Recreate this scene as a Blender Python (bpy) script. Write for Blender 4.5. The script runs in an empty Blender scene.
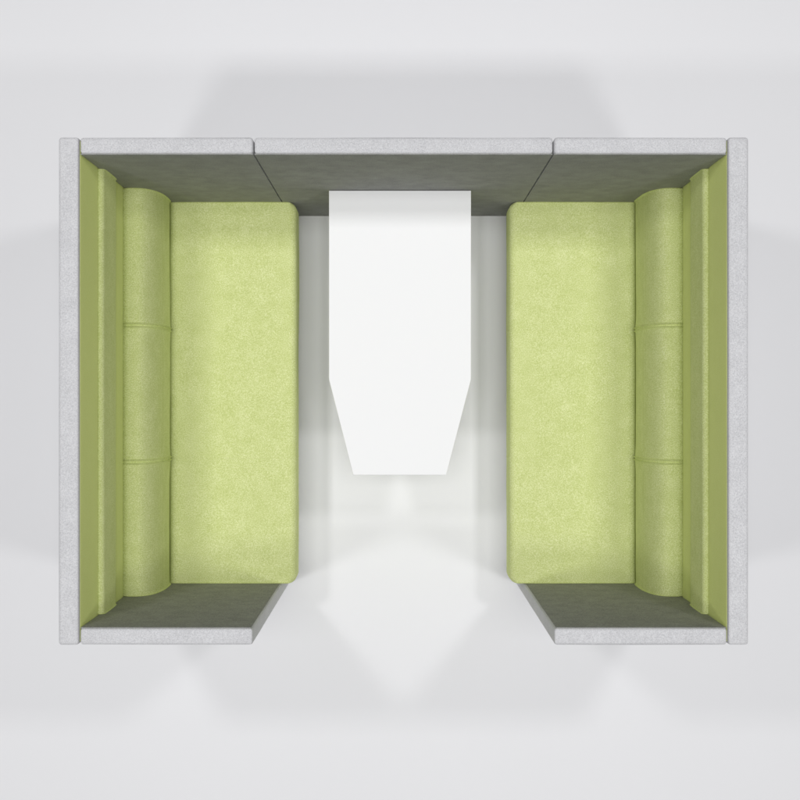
import bpy, bmesh, math
from mathutils import Vector, noise

scene = bpy.context.scene
COL = scene.collection
CX = 0.012            # the booth stands a centimetre right of the camera axis
HT = 1.49             # panel height

# ------------------------------------------------------------ materials
def new_mat(name):
    m = bpy.data.materials.new(name); m.use_nodes = True
    nt = m.node_tree
    return m, nt, nt.nodes['Principled BSDF']

def fabric(name, dark, mid, light, bump=0.35, sheen=0.1, tint=(1, 1, 1, 1), rough=0.9, speck=1.0, mottle=.18):
    """woven melange wool: fine fibres of three yarn colours, weave bump"""
    m, nt, b = new_mat(name)
    N, L = nt.nodes.new, nt.links.new
    tc = N('ShaderNodeTexCoord')
    n1 = N('ShaderNodeTexNoise'); n1.inputs['Scale'].default_value = 250; n1.inputs['Detail'].default_value = 4
    n1.inputs['Roughness'].default_value = 0.75
    n2 = N('ShaderNodeTexNoise'); n2.inputs['Scale'].default_value = 14; n2.inputs['Detail'].default_value = 5
    n2.inputs['Roughness'].default_value = 0.65
    v = N('ShaderNodeTexVoronoi'); v.inputs['Scale'].default_value = 330
    wx = N('ShaderNodeTexWave'); wx.bands_direction = 'X'; wx.inputs['Scale'].default_value = 95; wx.inputs['Distortion'].default_value = 3
    wx.inputs['Detail'].default_value = 2
    wy = N('ShaderNodeTexWave'); wy.bands_direction = 'Y'; wy.inputs['Scale'].default_value = 95; wy.inputs['Distortion'].default_value = 3
    wy.inputs['Detail'].default_value = 2
    for t in (n1, n2, v, wx, wy): L(tc.outputs['Object'], t.inputs['Vector'])
    a = N('ShaderNodeMath'); a.operation = 'MULTIPLY_ADD'       # fibres + broad mottling
    L(n2.outputs['Fac'], a.inputs[0]); a.inputs[1].default_value = mottle
    s = N('ShaderNodeMath'); s.operation = 'SUBTRACT'; L(n1.outputs['Fac'], s.inputs[0]); s.inputs[1].default_value = mottle / 2
    L(s.outputs[0], a.inputs[2])
    w = N('ShaderNodeMath'); w.operation = 'ADD'; L(wx.outputs['Fac'], w.inputs[0]); L(wy.outputs['Fac'], w.inputs[1])
    a2 = N('ShaderNodeMath'); a2.operation = 'MULTIPLY_ADD'; L(w.outputs[0], a2.inputs[0]); a2.inputs[1].default_value = 0.04
    L(a.outputs[0], a2.inputs[2])
    r = N('ShaderNodeValToRGB'); e = r.color_ramp.elements
    e[0].position = 0.5 - 0.20 / speck + 0.04; e[0].color = (*dark, 1)
    e[1].position = 0.5 + 0.20 / speck + 0.04; e[1].color = (*light, 1)
    q = r.color_ramp.elements.new(0.54); q.color = (*mid, 1)
    L(a2.outputs[0], r.inputs['Fac']); L(r.outputs['Color'], b.inputs['Base Color'])
    h = N('ShaderNodeMath'); h.operation = 'MULTIPLY_ADD'; L(v.outputs['Distance'], h.inputs[0]); h.inputs[1].default_value = 0.5
    L(n1.outputs['Fac'], h.inputs[2])
    bp = N('ShaderNodeBump'); bp.inputs['Strength'].default_value = bump; bp.inputs['Distance'].default_value = 0.0012
    L(h.outputs[0], bp.inputs['Height']); L(bp.outputs['Normal'], b.inputs['Normal'])
    b.inputs['Roughness'].default_value = rough
    b.inputs['Sheen Weight'].default_value = sheen
    b.inputs['Sheen Roughness'].default_value = 0.5; b.inputs['Sheen Tint'].default_value = tint
    b.inputs['Specular IOR Level'].default_value = 0.2
    return m

def plain(name, col, rough, var=0.015, scale=3.0, bump=0.0):
    m, nt, b = new_mat(name)
    N, L = nt.nodes.new, nt.links.new
    tc = N('ShaderNodeTexCoord')
    n = N('ShaderNodeTexNoise'); n.inputs['Scale'].default_value = scale; n.inputs['Detail'].default_value = 4
    L(tc.outputs['Object'], n.inputs['Vector'])
    r = N('ShaderNodeValToRGB'); e = r.color_ramp.elements
    e[0].position = 0.3; e[0].color = (*[c * (1 - var) for c in col], 1)
    e[1].position = 0.7; e[1].color = (*[min(1, c * (1 + var)) for c in col], 1)
    L(n.outputs['Fac'], r.inputs['Fac']); L(r.outputs['Color'], b.inputs['Base Color'])
    rr = N('ShaderNodeMapRange'); rr.inputs['To Min'].default_value = rough - .05; rr.inputs['To Max'].default_value = rough + .05
    L(n.outputs['Fac'], rr.inputs['Value']); L(rr.outputs['Result'], b.inputs['Roughness'])
    if bump:
        n3 = N('ShaderNodeTexNoise'); n3.inputs['Scale'].default_value = 220
        L(tc.outputs['Object'], n3.inputs['Vector'])
        bp = N('ShaderNodeBump'); bp.inputs['Strength'].default_value = bump; bp.inputs['Distance'].default_value = .0004
        L(n3.outputs['Fac'], bp.inputs['Height']); L(bp.outputs['Normal'], b.inputs['Normal'])
    return m

GREY = fabric('grey_felt', (.42, .42, .435), (.55, .55, .565), (.67, .67, .685), speck=1.1, sheen=.25)
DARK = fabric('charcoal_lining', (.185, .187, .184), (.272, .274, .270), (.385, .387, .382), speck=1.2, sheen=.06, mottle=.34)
GREEN = fabric('green_wool', (.46, .52, .18), (.59, .645, .28), (.79, .82, .48), speck=1.15, mottle=.20, sheen=.42, tint=(.80, .88, .38, 1))
LINING = fabric('green_lining', (.59, .65, .20), (.67, .73, .255), (.74, .79, .34), speck=.8, sheen=.6, tint=(.80, .88, .38, 1))
FLOORM = plain('studio_floor', (.85, .85, .867), .75, .006, 1.2)
WHITE = plain('white_laminate', (.84, .84, .855), .62, .004, 4.0)
METAL = plain('white_metal', (.75, .75, .75), .35)

# ------------------------------------------------------------ mesh helpers
def link(name, bm, mat, parent=None, smooth=True):
    me = bpy.data.meshes.new(name)
    bmesh.ops.recalc_face_normals(bm, faces=bm.faces)
    bm.to_mesh(me); bm.free(); me.materials.append(mat)
    if smooth:
        for p in me.polygons: p.use_smooth = True
    o = bpy.data.objects.new(name, me); COL.objects.link(o)
    if parent: o.parent = parent
    return o

def prism(pts, z0, z1):
    bm = bmesh.new()
    lo = [bm.verts.new((x, y, z0)) for x, y in pts]; hi = [bm.verts.new((x, y, z1)) for x, y in pts]
    n = len(pts)
    bm.faces.new(hi); bm.faces.new(lo[::-1])
    for i in range(n): bm.faces.new((lo[i], lo[(i + 1) % n], hi[(i + 1) % n], hi[i]))
    return bm

def box(x0, x1, y0, y1, z0, z1):
    x0, x1 = sorted((x0, x1))
    return prism([(x0, y0), (x1, y0), (x1, y1), (x0, y1)], z0, z1)

def soft(o, w, seg=4):
    m = o.modifiers.new('bevel', 'BEVEL'); m.width = w; m.segments = seg; m.limit_method = 'ANGLE'
    m.harden_normals = True
    return o

def panel(name, x0, x1, y0, y1, z1, mat, parent, w=.011, wob=.0012, seed=0.0):
    """upholstered board: a gridded box, fabric pulled round its edges, with slight waviness"""
    x0, x1 = sorted((x0, x1))
    bm = bmesh.new()
    def ax(a, b, st):
        n = max(1, round((b - a - 2 * w) / st))
        ed = [a + w * (1 - math.cos(t * math.pi / 8)) for t in range(0, 5)]
        core = [a + w + (b - a - 2 * w) * i / n for i in range(1, n)]
        return ed + core + [b - w * (1 - math.cos(t * math.pi / 8)) for t in range(4, -1, -1)]
    st = .05
    X, Y, Z = ax(x0, x1, st), ax(y0, y1, st), ax(0, z1, st)
    V = {}
    def v(i, j, k):
        key = (i, j, k)
        if key not in V:
            p = Vector((X[i], Y[j], Z[k]))
            c = Vector((min(max(p.x, x0 + w), x1 - w), min(max(p.y, y0 + w), y1 - w), min(max(p.z, w), z1 - w)))
            d = p - c
            nn = Vector(((p.x <= x0 + 1e-6) * -1 + (p.x >= x1 - 1e-6), (p.y <= y0 + 1e-6) * -1 + (p.y >= y1 - 1e-6), (p.z <= 1e-6) * -1 + (p.z >= z1 - 1e-6)))
            # sphere-cube mapping of the border cells
            u = Vector([(1 if d[a] > 0 else -1) * (abs(d[a]) / w) for a in range(3)])
            if sum(abs(u[a]) > 1e-6 for a in range(3)) >= 2:
                d = d.normalized() * w
            elif d.length < 1e-9: d = Vector()
            p = c + d
            q = p * 3.1 + Vector((seed, seed * 1.7, 0))
            p += nn * (noise.noise(q) * wob - wob * .5) if sum(map(abs, nn)) == 1 else Vector()
            V[key] = bm.verts.new(p)
        return V[key]
    nx, ny, nz = len(X) - 1, len(Y) - 1, len(Z) - 1
    for i in range(nx):
        for j in range(ny):
            for k in (0, nz): bm.faces.new((v(i, j, k), v(i + 1, j, k), v(i + 1, j + 1, k), v(i, j + 1, k)))
    for i in range(nx):
        for k in range(nz):
            for j in (0, ny): bm.faces.new((v(i, j, k), v(i + 1, j, k), v(i + 1, j, k + 1), v(i, j, k + 1)))
    for j in range(ny):
        for k in range(nz):
            for i in (0, nx): bm.faces.new((v(i, j, k), v(i, j + 1, k), v(i, j + 1, k + 1), v(i, j, k + 1)))
    return link(name, bm, mat, parent)

def arc(cx, cz, r, a0, a1, n):
    return [(cx + r * math.cos(math.radians(a0 + (a1 - a0) * i / n)), cz + r * math.sin(math.radians(a0 + (a1 - a0) * i / n))) for i in range(n + 1)]

def densify(pts, st):
    out = []
    for a, b in zip(pts, pts[1:]):
        n = max(1, int(math.dist(a, b) / st))
        out += [(a[0] + (b[0] - a[0]) * i / n, a[1] + (b[1] - a[1]) * i / n) for i in range(n)]
    return out + [pts[-1]]

def cushion(name, prof, y0, y1, mat, parent, s, seams, depth, half, end_r, front_r=0.0, front_x=None, wob=.002, seed=0., keep=lambda x, z: False):
    """profile (x,z) swept along y; end_r rounds the ends, seams press in grooves. s mirrors x"""
    ys = []
    n = round((y1 - y0) / .014)
    ys = [y0 + (y1 - y0) * i / n for i in range(n + 1)]
    for r in {end_r, front_r} - {0.0}:
        for t in range(1, 8):
            d = r * (1 - math.cos(t * math.pi / 16)); ys += [y0 + d, y1 - d]
    for c in seams:
        for e in (half,) if half else (0,):
            for sg in (-1, 1):
                ys += [c + sg * e + k * .0009 for k in range(-6, 7)]
    ys = sorted(set(round(y, 5) for y in ys))
    P = densify(prof, .014)
    # inward normals of the profile
    m = len(P); nor = []
    for i in range(m):
        a, b = P[max(0, i - 1)], P[min(m - 1, i + 1)]
        t = Vector((b[0] - a[0], b[1] - a[1])).normalized()
        nor.append(Vector((t.y, -t.x)))          # left-handed: points into the body for wall->front->down order
    bm = bmesh.new(); rings = []
    for y in ys:
        d = min(y - y0, y1 - y)
        ins = end_r - math.sqrt(max(0, end_r ** 2 - max(0, end_r - d) ** 2)) if end_r else 0
        for c in seams:
            for sg in (-1, 1):
                g = abs(y - (c + sg * half))
                ins += depth * math.exp(-(g / .0026) ** 2)
            ins += depth * .30 * math.exp(-((y - c) / .035) ** 2)
        fr = front_r - math.sqrt(max(0, front_r ** 2 - max(0, front_r - d) ** 2)) if front_r else 0
        ring = []
        for (x, z), nn in zip(P, nor):
            if keep(x, z): px, pz = x, z
            else:
                w = noise.noise(Vector((x * 6 + seed, y * 3.3, z * 6))) * wob + noise.noise(Vector((x * 17 + seed, y * 12, z * 17))) * wob * .35
                px = x - nn.x * -(ins + w) ; pz = z - nn.y * -(ins + w)
                if front_x is not None and x - front_x < front_r * 1.5 and fr:
                    px += fr * max(0, 1 - (x - front_x) / (front_r * 1.5))
            ring.append(bm.verts.new((s * px, y, pz)))
        rings.append(ring)
    for a, b in zip(rings, rings[1:]):
        for i in range(m - 1): bm.faces.new((a[i], a[i + 1], b[i + 1], b[i]))
        bm.faces.new((a[m - 1], a[0], b[0], b[m - 1]))
    bm.faces.new(rings[0]); bm.faces.new(rings[-1][::-1])
    return link(name, bm, mat, parent)

# ------------------------------------------------------------ high-backed sofas
YB, YF = .848, -.786          # inner faces of the back panel and of the front wing
SEAMS = (.299, -.248)

def sofa(s, label):
    root = bpy.data.objects.new('high_back_sofa', None); COL.objects.link(root)
    root.location = (CX, 0, 0)
    root['label'] = label; root['category'] = 'sofa'; root['group'] = 'high-backed green and grey sofas facing each other'
    side = panel('side_panel', s * 1.1203, s * 1.1905, YF - .060, YB + .059, HT, GREY, root, wob=.0006, seed=s * 5)
    panel('lining', s * 1.1193, s * 1.1225, YF - .051, YB + .050, HT - .022, LINING, side, w=.0015, wob=.0, seed=2)
    wf = panel('wing_panel', s * .5195, s * 1.1165, YF - .060, YF - .001, HT, GREY, root, w=.012, seed=s * 9 + 1)
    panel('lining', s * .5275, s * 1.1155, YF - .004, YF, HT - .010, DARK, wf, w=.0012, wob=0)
    wb = panel('wing_panel', s * .5195, s * 1.1165, YB + .001, YB + .059, HT, GREY, root, w=.012, seed=s * 9 + 4)
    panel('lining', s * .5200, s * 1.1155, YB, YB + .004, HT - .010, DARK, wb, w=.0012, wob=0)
    gap = .0015
    # padded band high on the lining
    band = [(1.1187, 1.2145)] + arc(1.1135, 1.1985, .016, 92, 180, 10) + [(1.0972, 1.12), (1.0985, 1.03), (1.102, .992), (1.109, .976), (1.1187, .973)]
    cushion('headrest_band', band, YF + gap, YB - gap, GREEN, root, s, (), 0, 0, .004, wob=.0012, seed=s * 3 + 7)
    # back cushion
    bk = [(1.1187, .30), (1.1187, .786), (1.095, .788)]
    for k in range(31):
        q = math.radians(90 + 3 * k); c, w = -math.cos(q), math.sin(q)
        bk.append((1.075 - .085 * abs(c) ** (2 / 2.4), .55 + .238 * abs(w) ** (2 / 2.4)))
    bk += [(.9905, .50), (.9915, .46), (.995, .435), (1.003, .415), (1.01, .30)]
    cushion('backrest', bk, YF + gap, YB - gap, GREEN, root, s, SEAMS, .009, .0062, .007, wob=.0025, seed=s * 11 + 2,
            keep=lambda x, z: x > 1.118 or z < .41)
    # seat
    st = [(1.1187, .225), (1.1187, .29), (1.01, .3), (1.003, .392), (.994, .409), (.982, .4175), (.95, .42), (.6, .4225), (.50, .4205)] + arc(.4875, .3905, .031, 88, 178, 10) + [(.4575, .35), (.4570, .30), (.4580, .265)] + arc(.488, .255, .030, 180, 270, 8)
    cushion('seat', st, YF + gap, YB - gap, GREEN, root, s, SEAMS, .0005, 0, .008, front_r=.031, front_x=.457, wob=.0022, seed=s * 7 + 3,
            keep=lambda x, z: x > 1.02)
    panel('plinth', s * .50, s * 1.1187, YF + .03, YB - .03, .226, METAL, root, w=.004, wob=0)
    return root

sofa(-1, 'green bench sofa with grey high panels, on the left side of the white table')
sofa(1, 'green bench sofa with grey high panels, on the right side of the white table')

# ------------------------------------------------------------ linking panel between the sofas
lp = panel('linking_panel', CX - .5158, CX + .5158, YB + .001, YB + .059, HT, GREY, None, w=.012, seed=31)
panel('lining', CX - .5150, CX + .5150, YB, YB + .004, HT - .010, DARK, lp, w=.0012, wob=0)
lp['label'] = 'grey felt screen panel behind the white table, joining both green sofas'; lp['category'] = 'panel'

# ------------------------------------------------------------ table
t = bpy.data.objects.new('meeting_table', None); COL.objects.link(t); t.location = (0, 0, 0)
t['label'] = 'white table with a tapered front end standing between the green sofas'; t['category'] = 'table'
top = link('tabletop', prism([(-.287, .846), (-.287, .083), (-.189, -.303), (.187, -.303), (.287, .083), (.287, .846)], .707, .732), WHITE, t, True)
soft(top, .0018, 2)
soft(link('leg', box(-.14, .14, -.02, .02, .012, .7065), METAL, t), .004, 3)
soft(link('foot', box(-.20, .20, -.14, .14, .0, .0115), METAL, t), .003, 2)
soft(link('wall_bracket', box(-.22, .22, .806, .846, .667, .7065), METAL, t), .003, 2)

# ------------------------------------------------------------ floor
bm = bmesh.new(); bmesh.ops.create_grid(bm, x_segments=1, y_segments=1, size=30)
fl = link('floor', bm, FLOORM, None, False); fl['kind'] = 'structure'

# ------------------------------------------------------------ studio lamps
def lamp(name, loc, sx, sy, watt, col=(1, 1, 1), aim=(0, 0, 0)):
    l = bpy.data.lights.new(name, 'AREA'); l.shape = 'RECTANGLE'; l.size = sx; l.size_y = sy; l.energy = watt; l.color = col
    o = bpy.data.objects.new(name, l); COL.objects.link(o); o.location = loc
    return o
lamp('overhead_light', (0, 0, 16), 6.0, 3.5, 1120)
for sx in (-1, 1):
    for sy in (-1, 1):
        lamp('softbox', (sx * 2.7, sy * 1.82, 7.7), .68, .60, 90)
w = bpy.data.worlds.new('World'); scene.world = w; w.use_nodes = True
bg = w.node_tree.nodes['Background']; bg.inputs[0].default_value = (.97, .98, 1, 1); bg.inputs[1].default_value = .05

# ------------------------------------------------------------ camera
cd = bpy.data.cameras.new('camera'); cam = bpy.data.objects.new('camera', cd); COL.objects.link(cam)
cam.location = (0, 0, 5.91); cam.rotation_euler = (0, 0, 0)
cd.sensor_width = 36; cd.lens = 36 * 1282 / 800; cd.clip_start = .05; cd.clip_end = 200
scene.camera = cam
scene.view_settings.view_transform = 'Standard'; scene.view_settings.look = 'None'
scene.view_settings.exposure = 0; scene.view_settings.gamma = 1
scene.cycles.max_bounces = 8; scene.cycles.diffuse_bounces = 6
